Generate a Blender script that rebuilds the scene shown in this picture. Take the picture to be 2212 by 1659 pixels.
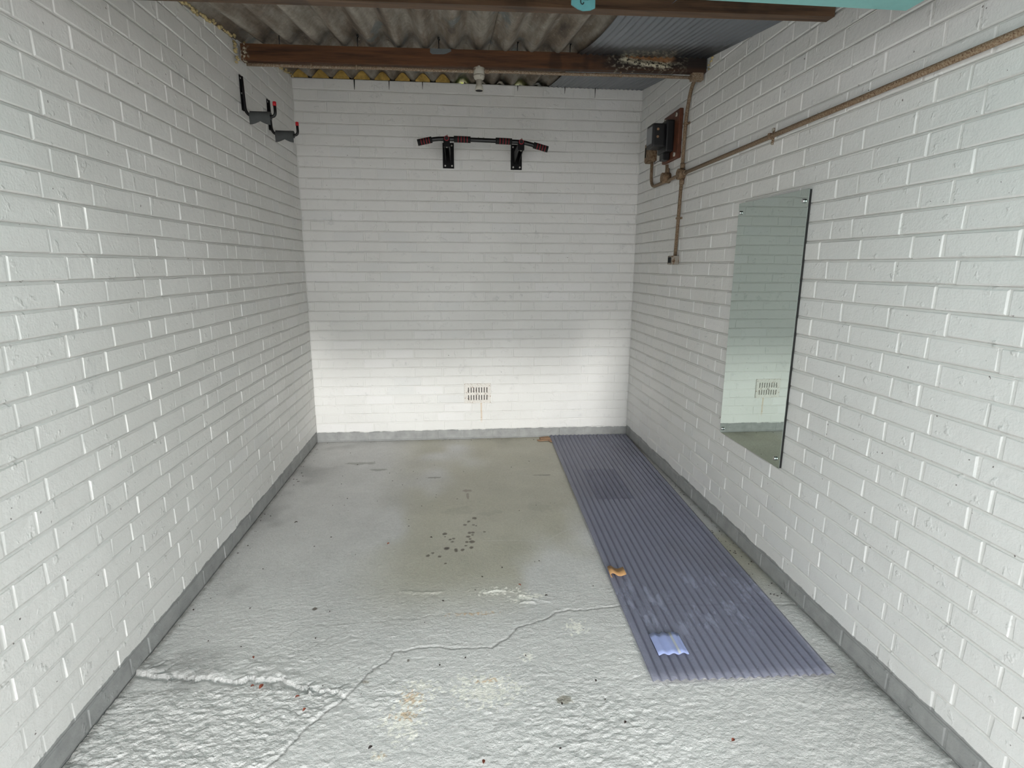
import bpy, bmesh, math, random
import numpy as np
from mathutils import Vector, Matrix

for o in list(bpy.data.objects):
    bpy.data.objects.remove(o, do_unlink=True)
sc = bpy.context.scene
COL = sc.collection

# ------------------------------------------------------------------ camera
YAW, PITCH, ROLL = 9.93825e-02, -2.095906e-01, 4.88561e-03
cy, sy, cp, sp_, cr, sr = math.cos(YAW), math.sin(YAW), math.cos(PITCH), math.sin(PITCH), math.cos(ROLL), math.sin(ROLL)
fw = Vector((sy*cp, cy*cp, sp_)); r0 = Vector((cy, -sy, 0)); u0 = r0.cross(fw)
rt = cr*r0 + sr*u0; up = -sr*r0 + cr*u0
CAM = Vector((-0.140011, 0.0, 1.398776))
cd = bpy.data.cameras.new('camera'); cam = bpy.data.objects.new('camera', cd); COL.objects.link(cam)
cam.matrix_world = Matrix(((rt.x, up.x, -fw.x, CAM.x), (rt.y, up.y, -fw.y, CAM.y), (rt.z, up.z, -fw.z, CAM.z), (0, 0, 0, 1)))
FPX = 1196.6
cd.sensor_width = 36; cd.sensor_fit = 'HORIZONTAL'; cd.lens = 36*FPX/2212; cd.clip_start = 0.02
sc.camera = cam
# ------------------------------------------------------------------ light
w = bpy.data.worlds.new('overcast_sky'); sc.world = w; w.use_nodes = True
wn = w.node_tree.nodes['Background']; wn.inputs[0].default_value = (0.98, 0.985, 1.0, 1); wn.inputs[1].default_value = 2.62
sd = bpy.data.lights.new('hazy_sun', 'SUN'); sun = bpy.data.objects.new('hazy_sun', sd); COL.objects.link(sun)
sd.energy = 1.32; sd.angle = math.radians(5.5); sd.color = (1.0, 0.99, 0.965)
sun.rotation_euler = (math.radians(90-16.7), 0, math.radians(2)); sun.location = (0, -4, 4)
vs = sc.view_settings
vs.view_transform = 'Standard'; vs.look = 'None'; vs.gamma = 1.0; vs.use_curve_mapping = False
vs.exposure = 0.35

# ------------------------------------------------------------------ dimensions
XW, D, CO, S = 1.2775, 4.4166, 0.075, 0.2259      # half width, back wall, course, stretcher
YF = 0.35                                          # front opening
SLOPE = 0.1362
def roof_z(y): return 2.70 - SLOPE*(4.417 - y)

# ------------------------------------------------------------------ tagging / building
def tag(o, label=None, cat=None, group=None, kind=None):
    if label: o['label'] = label
    if cat: o['category'] = cat
    if group: o['group'] = group
    if kind: o['kind'] = kind
    return o
def empty(name, loc=(0, 0, 0), parent=None):
    o = bpy.data.objects.new(name, None); COL.objects.link(o); o.location = loc; o.empty_display_size = 0.05
    if parent: o.parent = parent
    return o
def link(name, me, parent=None, loc=None):
    o = bpy.data.objects.new(name, me); COL.objects.link(o)
    if parent:
        o.parent = parent
        if loc is None: o.location = -Vector(wloc(parent))
    if loc is not None: o.location = loc
    return o
def wloc(o):
    v = Vector(o.location)
    while o.parent: o = o.parent; v += Vector(o.location)
    return v
class B:
    def __init__(s): s.bm = bmesh.new()
    def box(s, x0, y0, z0, x1, y1, z1, bev=0.0, rot=None, seg=1):
        c = Vector(((x0+x1)/2, (y0+y1)/2, (z0+z1)/2))
        r = bmesh.ops.create_cube(s.bm, size=1)
        vs_ = r['verts']
        for v in vs_: v.co = Vector((v.co.x*(x1-x0), v.co.y*(y1-y0), v.co.z*(z1-z0)))
        if bev > 0:
            es = list({e for v in vs_ for e in v.link_edges})
            g = bmesh.ops.bevel(s.bm, geom=es, offset=bev, segments=seg, profile=0.7, affect='EDGES')
            vs_ = list({v for f in g['faces'] for v in f.verts} | {v for v in vs_ if v.is_valid})
        for v in vs_:
            if rot is not None: v.co = rot @ v.co
            v.co += c
        return s
    def tube(s, path, r, n=12, cap=True):
        P = [Vector(p) for p in path]; rs = r if isinstance(r, (list, tuple)) else [r]*len(P)
        rings = []; ref = None
        for i, p in enumerate(P):
            t = (P[min(i+1, len(P)-1)] - P[max(i-1, 0)]).normalized()
            if ref is None:
                ref = Vector((0, 0, 1)) if abs(t.z) < 0.9 else Vector((1, 0, 0))
            a = (ref - t*ref.dot(t)).normalized(); b = t.cross(a); ref = a
            rings.append([s.bm.verts.new(p + rs[i]*(math.cos(2*math.pi*k/n)*a + math.sin(2*math.pi*k/n)*b)) for k in range(n)])
        for i in range(len(rings)-1):
            for k in range(n):
                f = s.bm.faces.new((rings[i][k], rings[i][(k+1) % n], rings[i+1][(k+1) % n], rings[i+1][k])); f.smooth = True
        if cap:
            s.bm.faces.new(rings[0][::-1]); s.bm.faces.new(rings[-1])
        return s
    def prism(s, pts, off):
        off = Vector(off)
        a = [s.bm.verts.new(p) for p in pts]; b = [s.bm.verts.new(Vector(p)+off) for p in pts]
        n = len(a); s.bm.faces.new(a); s.bm.faces.new(b[::-1])
        for i in range(n): s.bm.faces.new((a[i], b[i], b[(i+1) % n], a[(i+1) % n]))
        return s
    def done(s, name, mat, parent=None, loc=None, smooth=False):
        bmesh.ops.recalc_face_normals(s.bm, faces=s.bm.faces[:])
        me = bpy.data.meshes.new(name); s.bm.to_mesh(me); s.bm.free()
        me.materials.append(mat)
        if smooth: me.shade_smooth()
        if loc is not None:      # geometry in world coordinates, origin moved to loc
            base = Vector(loc); me.transform(Matrix.Translation(-base))
            o = link(name, me, parent, base - (wloc(parent) if parent else Vector((0, 0, 0))))
            return o
        return link(name, me, parent)
def grid_mesh(name, V, nx, ny, mat, smooth=True, col=None, alpha=None):
    """V: (ny*nx,3) array, row-major rows of nx"""
    me = bpy.data.meshes.new(name)
    i = np.arange(ny-1)[:, None]*nx + np.arange(nx-1)[None, :]
    q = np.stack([i, i+1, i+1+nx, i+nx], -1).reshape(-1, 4)
    me.vertices.add(len(V)); me.vertices.foreach_set('co', np.ascontiguousarray(V, dtype=np.float32).ravel())
    me.loops.add(q.size); me.loops.foreach_set('vertex_index', q.ravel().astype(np.int32))
    me.polygons.add(len(q)); me.polygons.foreach_set('loop_start', (np.arange(len(q))*4).astype(np.int32))
    try: me.polygons.foreach_set('loop_total', np.full(len(q), 4, dtype=np.int32))
    except Exception: pass
    me.polygons.foreach_set('use_smooth', np.full(len(q), smooth))
    me.update(); me.validate()
    if col is not None:
        a = me.color_attributes.new('Col', 'FLOAT_COLOR', 'POINT')
        a.data.foreach_set('color', np.concatenate([col, np.ones((len(col), 1)) if alpha is None else alpha.reshape(-1, 1)], 1).astype(np.float32).ravel())
    me.materials.append(mat)
    return me
def vnoise(x, y, s, seed):
    rs = np.random.RandomState(seed); T = rs.rand(256, 256)
    u = x/s + 37.3; v = y/s + 91.7
    i = np.floor(u).astype(int); j = np.floor(v).astype(int); fu = u-i; fv = v-j
    fu = fu*fu*(3-2*fu); fv = fv*fv*(3-2*fv)
    g = lambda a, b: T[a % 256, b % 256]
    return (g(i, j)*(1-fu)+g(i+1, j)*fu)*(1-fv) + (g(i, j+1)*(1-fu)+g(i+1, j+1)*fu)*fv
def fbm(x, y, s, seed, o=4):
    t = 0; a = 1; n = 0
    for k in range(o): t = t + a*vnoise(x, y, s/2**k, seed+k); n += a; a *= .5
    return t/n
def sstep(a, b, x):
    t = np.clip((x-a)/(b-a), 0, 1); return t*t*(3-2*t)

# ------------------------------------------------------------------ materials
def newmat(name, rough=0.6, col=(.5, .5, .5), metal=0.0, spec=0.5):
    m = bpy.data.materials.new(name); m.use_nodes = True
    b = m.node_tree.nodes['Principled BSDF']
    b.inputs['Base Color'].default_value = (*col, 1); b.inputs['Roughness'].default_value = rough
    b.inputs['Metallic'].default_value = metal; b.inputs['Specular IOR Level'].default_value = spec
    return m, m.node_tree, b
class N:
    def __init__(s, nt): s.nt = nt; s.l = nt.links.new
    def pos(s):
        return s.nt.nodes.new('ShaderNodeNewGeometry').outputs['Position']
    def obj(s):
        return s.nt.nodes.new('ShaderNodeTexCoord').outputs['Object']
    def xyz(s, v):
        n = s.nt.nodes.new('ShaderNodeSeparateXYZ'); s.l(v, n.inputs[0]); return n.outputs
    def noise(s, v, scale, detail=3, rough=.55, stretch=None):
        if stretch:
            mp = s.nt.nodes.new('ShaderNodeMapping'); mp.inputs['Scale'].default_value = stretch; s.l(v, mp.inputs[0]); v = mp.outputs[0]
        n = s.nt.nodes.new('ShaderNodeTexNoise'); n.inputs['Scale'].default_value = scale
        n.inputs['Detail'].default_value = detail; n.inputs['Roughness'].default_value = rough
        s.l(v, n.inputs['Vector']); return n.outputs['Fac']
    def ramp(s, f, stops):
        n = s.nt.nodes.new('ShaderNodeValToRGB'); s.l(f, n.inputs[0]); e = n.color_ramp.elements
        while len(e) < len(stops): e.new(.5)
        for a, (p, c) in zip(e, stops):
            a.position = p; a.color = (*c, 1) if isinstance(c, tuple) else (c, c, c, 1)
        return n.outputs[0]
    def math(s, op, a, b=None, c=None, clamp=False):
        n = s.nt.nodes.new('ShaderNodeMath'); n.operation = op; n.use_clamp = clamp
        for i, v in enumerate((a, b, c)):
            if v is None: continue
            if isinstance(v, (int, float)): n.inputs[i].default_value = v
            else: s.l(v, n.inputs[i])
        return n.outputs[0]
    def mix(s, f, a, b, mode='MIX'):
        n = s.nt.nodes.new('ShaderNodeMix'); n.data_type = 'RGBA'; n.blend_type = mode
        for k, v in ((0, f), (6, a), (7, b)):
            if isinstance(v, (int, float)): n.inputs[k].default_value = v
            elif isinstance(v, tuple): n.inputs[k].default_value = (*v, 1)
            else: s.l(v, n.inputs[k])
        return n.outputs[2]
    def maprange(s, v, a, b, c=0., d=1.):
        n = s.nt.nodes.new('ShaderNodeMapRange'); n.interpolation_type = 'SMOOTHSTEP'
        s.l(v, n.inputs[0])
        for k, x in zip((1, 2, 3, 4), (a, b, c, d)): n.inputs[k].default_value = x
        return n.outputs[0]
    def bump(s, h, dist, strength=1.0, prev=None):
        n = s.nt.nodes.new('ShaderNodeBump'); n.inputs['Distance'].default_value = dist; n.inputs['Strength'].default_value = strength
        s.l(h, n.inputs['Height'])
        if prev is not None: s.l(prev, n.inputs['Normal'])
        return n.outputs[0]

def wall_material(name, skirt=0.078, rust=False):
    m, nt, b = newmat(name, .5)
    n = N(nt); P = n.pos(); x, y, z = n.xyz(P)
    big = n.noise(P, 1.6, 3)
    base = n.ramp(big, [(.3, (.765, .757, .728)), (.7, (.825, .818, .792))])
    oi = nt.nodes.new('ShaderNodeObjectInfo').outputs['Random']
    base = n.mix(n.math('MULTIPLY', n.math('LESS_THAN', oi, .12), .2), base, (.68, .70, .71))
    base = n.mix(n.math('MULTIPLY', n.math('GREATER_THAN', oi, .93), .5), base, (.85, .84, .83))
    sm = n.maprange(n.noise(P, 9, 4, .7), .60, .74)
    base = n.mix(n.math('MULTIPLY', sm, .22), base, (.50, .52, .52))
    # bare chips where the paint has gone
    chip = n.math('GREATER_THAN', n.noise(P, 55, 2, .5), .765)
    base = n.mix(n.math('MULTIPLY', chip, .8), base, (.10, .075, .065))
    if rust:
        dx = n.math('ABSOLUTE', n.math('SUBTRACT', n.math('ADD', x, n.math('MULTIPLY', n.math('SUBTRACT', n.noise(P, 12), .5), .01)), .048))
        st = n.math('MULTIPLY', n.maprange(dx, .0035, .009, 1, 0), n.math('MULTIPLY', n.maprange(z, .12, .18), n.maprange(z, .30, .315, 1, 0)))
        base = n.mix(n.math('MULTIPLY', st, .5), base, (.62, .42, .22))
    edge = n.math('ADD', z, n.math('MULTIPLY', n.math('SUBTRACT', n.noise(P, 7, 4, .6), .5), .035))
    sk = n.maprange(edge, skirt, skirt+.003, 1, 0)
    grey = n.ramp(n.noise(P, 14, 4, .6), [(.3, (.28, .285, .28)), (.7, (.38, .385, .375))])
    base = n.mix(sk, base, grey)
    nt.links.new(base, b.inputs['Base Color'])
    f1 = n.noise(P, 30, 5, .6); lump = n.maprange(n.noise(P, 18, 3, .6), .60, .72)
    fine = n.noise(P, 160, 3, .6)
    h = n.math('ADD', n.math('MULTIPLY', f1, .6), n.math('ADD', n.math('MULTIPLY', lump, .45), n.math('MULTIPLY', fine, .22)))
    bv_ = nt.nodes.new('ShaderNodeBevel'); bv_.samples = 3; bv_.inputs['Radius'].default_value = .0024
    nt.links.new(n.bump(h, .0042, .9, bv_.outputs[0]), b.inputs['Normal'])
    nt.links.new(n.maprange(n.noise(P, 5), .3, .7, .42, .62), b.inputs['Roughness'])
    return m
M_wall = wall_material('painted_brick_side', .088)
M_back = wall_material('painted_brick_back', .074, True)

def floor_material():
    m, nt, b = newmat('grey_floor_paint', .5)
    n = N(nt); P = n.pos()
    a = nt.nodes.new('ShaderNodeVertexColor'); a.layer_name = 'Col'
    f = n.noise(P, 90, 5, .65)
    c = n.mix(1.0, a.outputs['Color'], n.ramp(f, [(.25, .86), (.75, 1.1)]), 'MULTIPLY')
    grit = n.math('GREATER_THAN', n.noise(P, 120, 1, .5), .80)
    c = n.mix(n.math('MULTIPLY', grit, .7), c, (.07, .055, .045))
    nt.links.new(c, b.inputs['Base Color'])
    x, y, z = n.xyz(P)
    near = n.maprange(y, 1.6, 3.0, 1.0, .45)
    h = n.math('ADD', n.noise(P, 130, 5, .7), n.math('MULTIPLY', n.noise(P, 45, 3, .6), .5))
    h = n.math('MULTIPLY', h, near)
    lumps = n.math('ADD', n.noise(P, 75, 3, .6, (1, 1.4, 1)), n.math('MULTIPLY', n.noise(P, 38, 2, .5, (1, 1.5, 1)), .8))
    h = n.math('ADD', h, n.math('MULTIPLY', lumps, n.math('MULTIPLY', a.outputs['Alpha'], 1.5)))
    nt.links.new(n.bump(h, .0055, .9), b.inputs['Normal'])
    nt.links.new(n.maprange(n.noise(P, 3, 3), .3, .7, .38, .6), b.inputs['Roughness'])
    return m
M_floor = floor_material()

def simple(name, col, rough=.5, metal=0., spec=.5, bump=0, bscale=60, var=.0):
    m, nt, b = newmat(name, rough, col, metal, spec); n = N(nt)
    if var:
        P = n.pos(); f = n.noise(P, 25, 4, .6)
        lo = tuple(c*(1-var) for c in col); hi = tuple(min(1, c*(1+var)) for c in col)
        nt.links.new(n.ramp(f, [(.3, lo), (.7, hi)]), b.inputs['Base Color'])
    if bump:
        P = n.pos(); nt.links.new(n.bump(n.noise(P, bscale, 4), bump, .8), b.inputs['Normal'])
    return m
M_black = simple('black_steel', (.006, .006, .007), .35)
M_blackplate = simple('black_powder_coat', (.0025, .0025, .003), .55, spec=.2)
M_foamblack = simple('black_grip_foam', (.006, .006, .006), .8, bump=.001, bscale=150)
M_red = simple('red_plastic', (.32, .01, .02), .45)
M_redcap = simple('red_cap', (.50, .004, .012), .4)
M_greyfoam = simple('grey_foam', (.075, .08, .08), .85, bump=.001, bscale=200, var=.12)
M_steel = simple('zinc_steel', (.55, .54, .50), .35, .9)
M_chrome = simple('chrome', (.75, .75, .75), .12, 1.0)
M_dark = simple('dark_void', (.01, .01, .01), .9)
M_bake = simple('black_bakelite', (.008, .008, .009), .4)
M_teal = simple('teal_paint', (.20, .46, .44), .4, var=.06)
M_tealdark = simple('teal_paint_aged', (.07, .21, .22), .45, var=.15)
M_yfoam = simple('yellow_foam', (.50, .33, .09), .9, bump=.006, bscale=40, var=.35)
M_cfoam = simple('cream_expanding_foam', (.50, .40, .20), .85, bump=.01, bscale=30, var=.3)
M_patch = simple('grey_filler', (.13, .145, .15), .7, bump=.002, var=.15)
M_card = simple('brown_card', (.33, .20, .12), .85, bump=.001, var=.2)
M_paper = simple('tan_paper', (.50, .28, .12), .7, var=.12)
M_leaf = simple('dry_leaf', (.19, .045, .022), .7, var=.4)
M_leafdark = simple('dark_leaf', (.03, .02, .017), .7, var=.3)
M_offcut = simple('lavender_plastic', (.34, .40, .68), .35, var=.05)
M_tape = simple('grey_tape', (.44, .46, .50), .5)
M_concrete = simple('driveway_concrete', (.60, .59, .57), .8, bump=.01, bscale=20, var=.15)
M_foliage = simple('hedge_leaf', (.60, .80, .01), .6, var=.3)
M_board = simple('redbrown_board', (.125, .040, .018), .55, var=.3)
M_steelgap = simple('mirror_backing', (.012, .012, .012), .5)

def rusty(name, paint=(.42, .37, .30), rust=(.10, .05, .025), lo=.42, hi=.6, scale=70):
    m, nt, b = newmat(name, .7); n = N(nt); P = n.pos()
    f = n.noise(P, scale, 5, .7)
    c = n.ramp(f, [(lo, rust), ((lo+hi)/2, (.22, .14, .08)), (hi, paint)])
    nt.links.new(c, b.inputs['Base Color']); nt.links.new(n.bump(f, .003, .7), b.inputs['Normal'])
    return m
M_cond_top = rusty('cream_rusty_conduit', (.42, .355, .275), (.15, .085, .045), .30, .62, 200)
M_cond = rusty('brown_rusty_conduit', (.30, .235, .16), (.075, .035, .018), .36, .60, 190)
M_box = rusty('rusty_box', (.27, .20, .12), (.10, .052, .02), .38, .62, 60)
M_socket = rusty('rusty_socket', (.30, .27, .23), (.05, .025, .015), .36, .50, 40)
M_lamp = rusty('cream_lampholder', (.50, .47, .40), (.16, .12, .08), .30, .42, 40)
M_vent = rusty('white_rusty_vent', (.78, .75, .70), (.36, .15, .06), .34, .42, 120)

def asbestos():
    m, nt, b = newmat('fibre_cement', .85); n = N(nt); P = n.pos()
    f = n.noise(P, 3.2, 5, .6, (4.5, .55, .8)); g = n.noise(P, 30, 4, .7)
    c = n.ramp(f, [(.28, (.075, .061, .048)), (.42, (.18, .14, .104)), (.55, (.27, .24, .20)), (.70, (.40, .355, .30))])
    gp = n.maprange(n.noise(P, 2.6, 4, .6, (1.3, .7, 1)), .60, .66)
    c = n.mix(n.math('MULTIPLY', gp, .8), c, (.16, .175, .175))
    wv = n.noise(P, 14, 4, .75, (2.5, 1, 1)); c = n.mix(n.math('MULTIPLY', n.maprange(wv, .60, .70), .4), c, (.46, .42, .36))
    c = n.mix(1.0, c, n.ramp(g, [(.3, .78), (.7, 1.15)]), 'MULTIPLY')
    nt.links.new(c, b.inputs['Base Color']); nt.links.new(n.bump(g, .004, .7), b.inputs['Normal'])
    return m
M_asb = asbestos()

def wood(name, dark, light, scale=7):
    m, nt, b = newmat(name, .6); n = N(nt); P = n.pos()
    a = nt.nodes.new('ShaderNodeVertexColor'); a.layer_name = 'Col'
    f = n.noise(P, scale, 6, .65, (.35, 6, 6)); k = n.noise(P, 3, 2, .5, (2.2, 1, 1))
    c = n.ramp(f, [(.3, dark), (.7, light)])
    c = n.mix(n.math('MULTIPLY', n.maprange(k, .60, .68), .5), c, tuple(v*.5 for v in dark))
    nt.links.new(c, b.inputs['Base Color']); nt.links.new(n.bump(f, .003, .6), b.inputs['Normal'])
    return m, nt, b, n, c, a, P
M_wood2 = wood('weathered_timber', (.04, .020, .010), (.165, .092, .048))[0]
def beam1_mat():
    m, nt, b, n, c, a, P = wood('brown_timber', (.036, .014, .006), (.150, .060, .021))
    s = n.xyz(a.outputs['Color'])
    c = n.mix(s[0], c, (.012, .008, .007))                 # damp
    sp = n.noise(P, 60, 4, .7)
    c = n.mix(n.math('MULTIPLY', s[1], n.maprange(sp, .42, .52)), c, (.72, .66, .50))   # chalky rot
    c = n.mix(s[2], c, (.28, .13, .05))                    # split fresh wood
    nt.links.new(c, b.inputs['Base Color'])
    return m
M_wood1 = beam1_mat()

def pvc(name, tint, body, clear, rough=.3, scuffs_and_light=False, stain=False):
    """corrugated sheet: tinted clear plastic mixed with its own body colour"""
    m, nt, b = newmat(name, rough, body); n = N(nt); P = n.pos(); x, y, z = n.xyz(P)
    tr = nt.nodes.new('ShaderNodeBsdfTransparent'); tr.inputs[0].default_value = (*tint, 1)
    mx = nt.nodes.new('ShaderNodeMixShader'); out = nt.nodes['Material Output']
    nt.links.new(tr.outputs[0], mx.inputs[1]); nt.links.new(b.outputs[0], mx.inputs[2]); nt.links.new(mx.outputs[0], out.inputs[0])
    fac = 1-clear
    c = n.ramp(n.noise(P, 3, 4, .6), [(.3, tuple(v*.92 for v in body)), (.7, tuple(v*1.08 for v in body))])
    if scuffs_and_light:
        d = n.math('MULTIPLY', n.math('MULTIPLY', n.maprange(y, 1.62, 1.95), n.maprange(y, 2.08, 2.35, 1, 0)), n.maprange(n.noise(P, 16, 5, .7, (1, .35, 1)), .50, .66))  # pale scuff streaks, with light reflections painted into the colour
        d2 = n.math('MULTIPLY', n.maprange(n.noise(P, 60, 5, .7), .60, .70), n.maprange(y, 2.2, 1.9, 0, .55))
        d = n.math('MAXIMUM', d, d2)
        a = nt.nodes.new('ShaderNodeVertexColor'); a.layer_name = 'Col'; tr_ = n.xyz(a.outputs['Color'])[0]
        c = n.mix(n.math('MULTIPLY', tr_, .75), c, (.05, .052, .075))  # trough lines darkened in colour to imitate refraction in the plastic
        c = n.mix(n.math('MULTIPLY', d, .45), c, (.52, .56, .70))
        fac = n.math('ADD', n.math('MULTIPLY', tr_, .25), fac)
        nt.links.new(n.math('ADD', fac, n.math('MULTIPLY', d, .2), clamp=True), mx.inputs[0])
        nt.links.new(n.bump(n.noise(P, 60, 4, .6), .0015, .6), b.inputs['Normal'])
    else: mx.inputs[0].default_value = fac
    if stain:
        e = n.math('ADD', y, n.math('MULTIPLY', n.math('SUBTRACT', n.noise(P, 5, 4, .6), .5), .45))
        d = n.math('MULTIPLY', n.maprange(e, 2.90, 3.10), n.maprange(y, 3.33, 3.40, 1, 0))
        c = n.mix(n.math('MULTIPLY', d, .88), c, (.018, .018, .02))
        pale = n.math('MULTIPLY', n.math('MULTIPLY', n.maprange(x, .72, .80), n.maprange(x, 1.02, 1.10, 1, 0)), n.math('MULTIPLY', n.maprange(y, 3.06, 3.16), n.maprange(y, 3.33, 3.4, 1, 0)))
        c = n.mix(n.math('MULTIPLY', pale, n.maprange(n.noise(P, 22, 4, .7), .45, .6)), c, (.30, .28, .22))
    nt.links.new(c, b.inputs['Base Color'])
    return m
M_pvcfloor = pvc('tinted_corrugated_plastic', (.87, .875, .93), (.33, .34, .44), .66, .28, scuffs_and_light=True)
M_pvcoffcut = pvc('tinted_plastic_offcut', (.68, .68, .82), (.05, .05, .12), .55, .3)
M_pvcroof = pvc('roof_plastic', (.3, .3, .35), (.155, .168, .188), .04, .35, stain=True)

mm, nt, b = newmat('mirror_glass', .0, (.60, .685, .65), 1.0); b.inputs['Roughness'].default_value = .012; M_mirror = mm
mm, nt, b = newmat('meter_window', .15, (.20, .21, .22)); M_window = mm

# ================================================================== SETTING
random.seed(7)
def inphoto(p):
    d = Vector(p) - CAM; wd = d.dot(fw)
    if wd <= .05: return None
    return 1106 + FPX*d.dot(rt)/wd, 829.5 - FPX*d.dot(up)/wd
def shows(c, eu, ev):
    q = inphoto(c)
    if q is None: return 0
    a = inphoto(Vector(c)+eu); bq = inphoto(Vector(c)+ev)
    if a is None or bq is None: return 0
    ar = abs((a[0]-q[0])*(bq[1]-q[1]) - (a[1]-q[1])*(bq[0]-q[0]))
    if not (478 <= q[0] <= 1734 and 0 <= q[1] <= 1659): return ar*1e-4
    return ar

def brick_verts(L, H, dep, rnd, tilt=.0012):
    """closed brick; face at w=0 ring inner, bevel .004"""
    bv = .0032
    j = lambda a: (rnd.random()-.5)*a
    out = []
    for (u, v) in ((-1, -1), (1, -1), (1, 1), (-1, 1)):
        out.append([u*L/2, v*H/2, -dep])
    for (u, v) in ((-1, -1), (1, -1), (1, 1), (-1, 1)):
        out.append([u*L/2+j(.005), v*H/2+j(.0035), -bv])
    for (u, v) in ((-1, -1), (1, -1), (1, 1), (-1, 1)):
        out.append([u*(L/2-bv)+j(.004), v*(H/2-bv)+j(.003), j(tilt*2)+.0005])
    fs = [(0, 1, 2, 3)] + [(k, (k+1) % 4, 4+(k+1) % 4, 4+k) for k in range(4)] + [(4+k, 4+(k+1) % 4, 8+(k+1) % 4, 8+k) for k in range(4)] + [(8, 9, 10, 11)]
    return out, fs
def mk_mesh(name, V, F, mat):
    bm = bmesh.new(); vs_ = [bm.verts.new(v) for v in V]
    for f in F: bm.faces.new([vs_[i] for i in f])
    bmesh.ops.recalc_face_normals(bm, faces=bm.faces[:])
    me = bpy.data.meshes.new(name); bm.to_mesh(me); bm.free(); me.materials.append(mat); return me

PERP = {'wall_back': .0014, 'wall_left': .0026, 'wall_right': .0026}
def build_wall(name, mat, origin, U, Wn, ulen, top, hdr0, parityshift, vent=None, notch=None, ext=0.0):
    """origin: u=0,v=0 point on the brick face plane; U along, Wn into the room; top(u)->height"""
    U = Vector(U); Wn = Vector(Wn); Vv = Vector((0, 0, 1)); O = Vector(origin)
    to = lambda u, v, w: O + U*u + Vv*v + Wn*w
    # mortar body with weather-struck bed joints
    prof = []
    ncs = 37
    prof.append((-.02, -.0015))
    for i in range(ncs):
        prof += [(i*CO+.0002, -.0035), (i*CO+.0038, -.0062 if name == 'wall_back' else -.0085), (i*CO+.0048, -PERP[name]), ((i+1)*CO-.0048, -PERP[name]), ((i+1)*CO-.0038, -.0008)]
    us = np.concatenate([[-ext] if ext else [], np.linspace(0, ulen, int(ulen/.1)+1), [ulen+ext] if ext else []])
    bm = bmesh.new(); cols = []
    for u in us:
        t = top(u)
        ring = [bm.verts.new(to(u, min(v, t), w_)) for v, w_ in prof]
        bk = [bm.verts.new(to(u, min(prof[-1][0], t), -.215)), bm.verts.new(to(u, -.02, -.215))]
        cols.append(ring+bk)
    for a, c in zip(cols[:-1], cols[1:]):
        n_ = len(a)
        for k in range(n_):
            k2 = (k+1) % n_
            try: bm.faces.new((a[k], c[k], c[k2], a[k2]))
            except Exception: pass
    bm.faces.new(cols[0]); bm.faces.new(cols[-1][::-1])
    bmesh.ops.remove_doubles(bm, verts=bm.verts[:], dist=1e-6)
    bmesh.ops.recalc_face_normals(bm, faces=bm.faces[:])
    me = bpy.data.meshes.new(name); bm.to_mesh(me); bm.free(); me.materials.append(mat)
    wall = link(name, me); wall['kind'] = 'structure'
    # bricks: Flemish garden wall bond (three stretchers, one header)
    per = 3*S + S/2
    rnd = random.Random(len(name)*13+5)
    J = .0080; H = CO - .0080
    lib = {}
    R = Matrix((U, Vv, Wn)).transposed().to_4x4()
    todo = []
    for i in range(36):
        ph = hdr0 + (per/2 if (i+parityshift) % 2 else 0)
        u = ph - S/4 - per*math.ceil((ph + .3)/per)
        k = 0; pieces = []
        while u < ulen:
            L = S/2 if k % 4 == 0 else S
            jit = rnd.uniform(-.004, .004)
            pieces.append((u, u+L)); u += L; k += 1
        for (a, b_) in pieces:
            a2, b2 = max(a, 0), min(b_, ulen)
            if b2-a2 < .035: continue
            if notch and notch(a2, b2, i): continue
            v0, v1 = i*CO, (i+1)*CO
            segs = [(a2, b2)]
            if vent and v0+.01 < vent[3] and v1-.01 > vent[2]:
                segs = []
                if a2 < vent[0] < b2 or a2 < vent[1] < b2 or (a2 >= vent[0] and b2 <= vent[1]):
                    if a2 < vent[0]: segs.append((a2, vent[0]))
                    if b2 > vent[1]: segs.append((vent[1], b2))
                else: segs = [(a2, b2)]
            for (s0, s1) in segs:
                if s1-s0 < .03: continue
                t = min(top(s0), top(s1)); tm = max(top(s0), top(s1))
                if v0+.012 > t: continue
                todo.append((s0, s1, v0, v1, i))
    scored = []
    for q in todo:
        c = to((q[0]+q[1])/2, (q[2]+q[3])/2, 0)
        scored.append((shows(c, U*((q[1]-q[0])*.5), Vv*.03), q))
    scored.sort(key=lambda t: -t[0])
    SV, SF = [], []
    for n_, (sc_, q) in enumerate(scored):
        s0, s1, v0, v1, i = q
        L = s1-s0-J
        cut = min(top(s0), top(s1)) < v1
        cu, cv = (s0+s1)/2 + rnd.uniform(-.0015, .0015), (v0+v1)/2 + rnd.uniform(-.0008, .0008)
        cw = rnd.uniform(-.0014, .0012)
        if n_ < 300 and not cut:
            kind = round(L, 3)
            ms = lib.setdefault(kind, [])
            if len(ms) < 6:
                V, F = brick_verts(L, H, .07, rnd); me = mk_mesh('brick', V, F, mat); ms.append(me)
            me = ms[n_ % len(ms)]
            o = bpy.data.objects.new('brick', me); COL.objects.link(o); o.parent = wall
            M_ = R.copy(); M_.translation = to(cu, cv, cw); o.matrix_local = M_
        else:
            V, F = brick_verts(L, H, .07, rnd)
            W_ = []
            for (a, b_, c) in V:
                uu = cu+a; vv = min(cv+b_, top(min(max(uu, 0), ulen))-.001)
                W_.append(to(uu, vv, c+cw))
            if n_ < 300:
                o = link('brick', mk_mesh('brick', W_, F, mat), wall, (0, 0, 0))
            else:
                base = len(SV); SV += W_; SF += [tuple(base+k for k in f) for f in F]
    if SV:
        o = link('brick_courses', mk_mesh('brick_courses', SV, SF, mat), wall, (0, 0, 0)); o['kind'] = 'stuff'
    return wall

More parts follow.
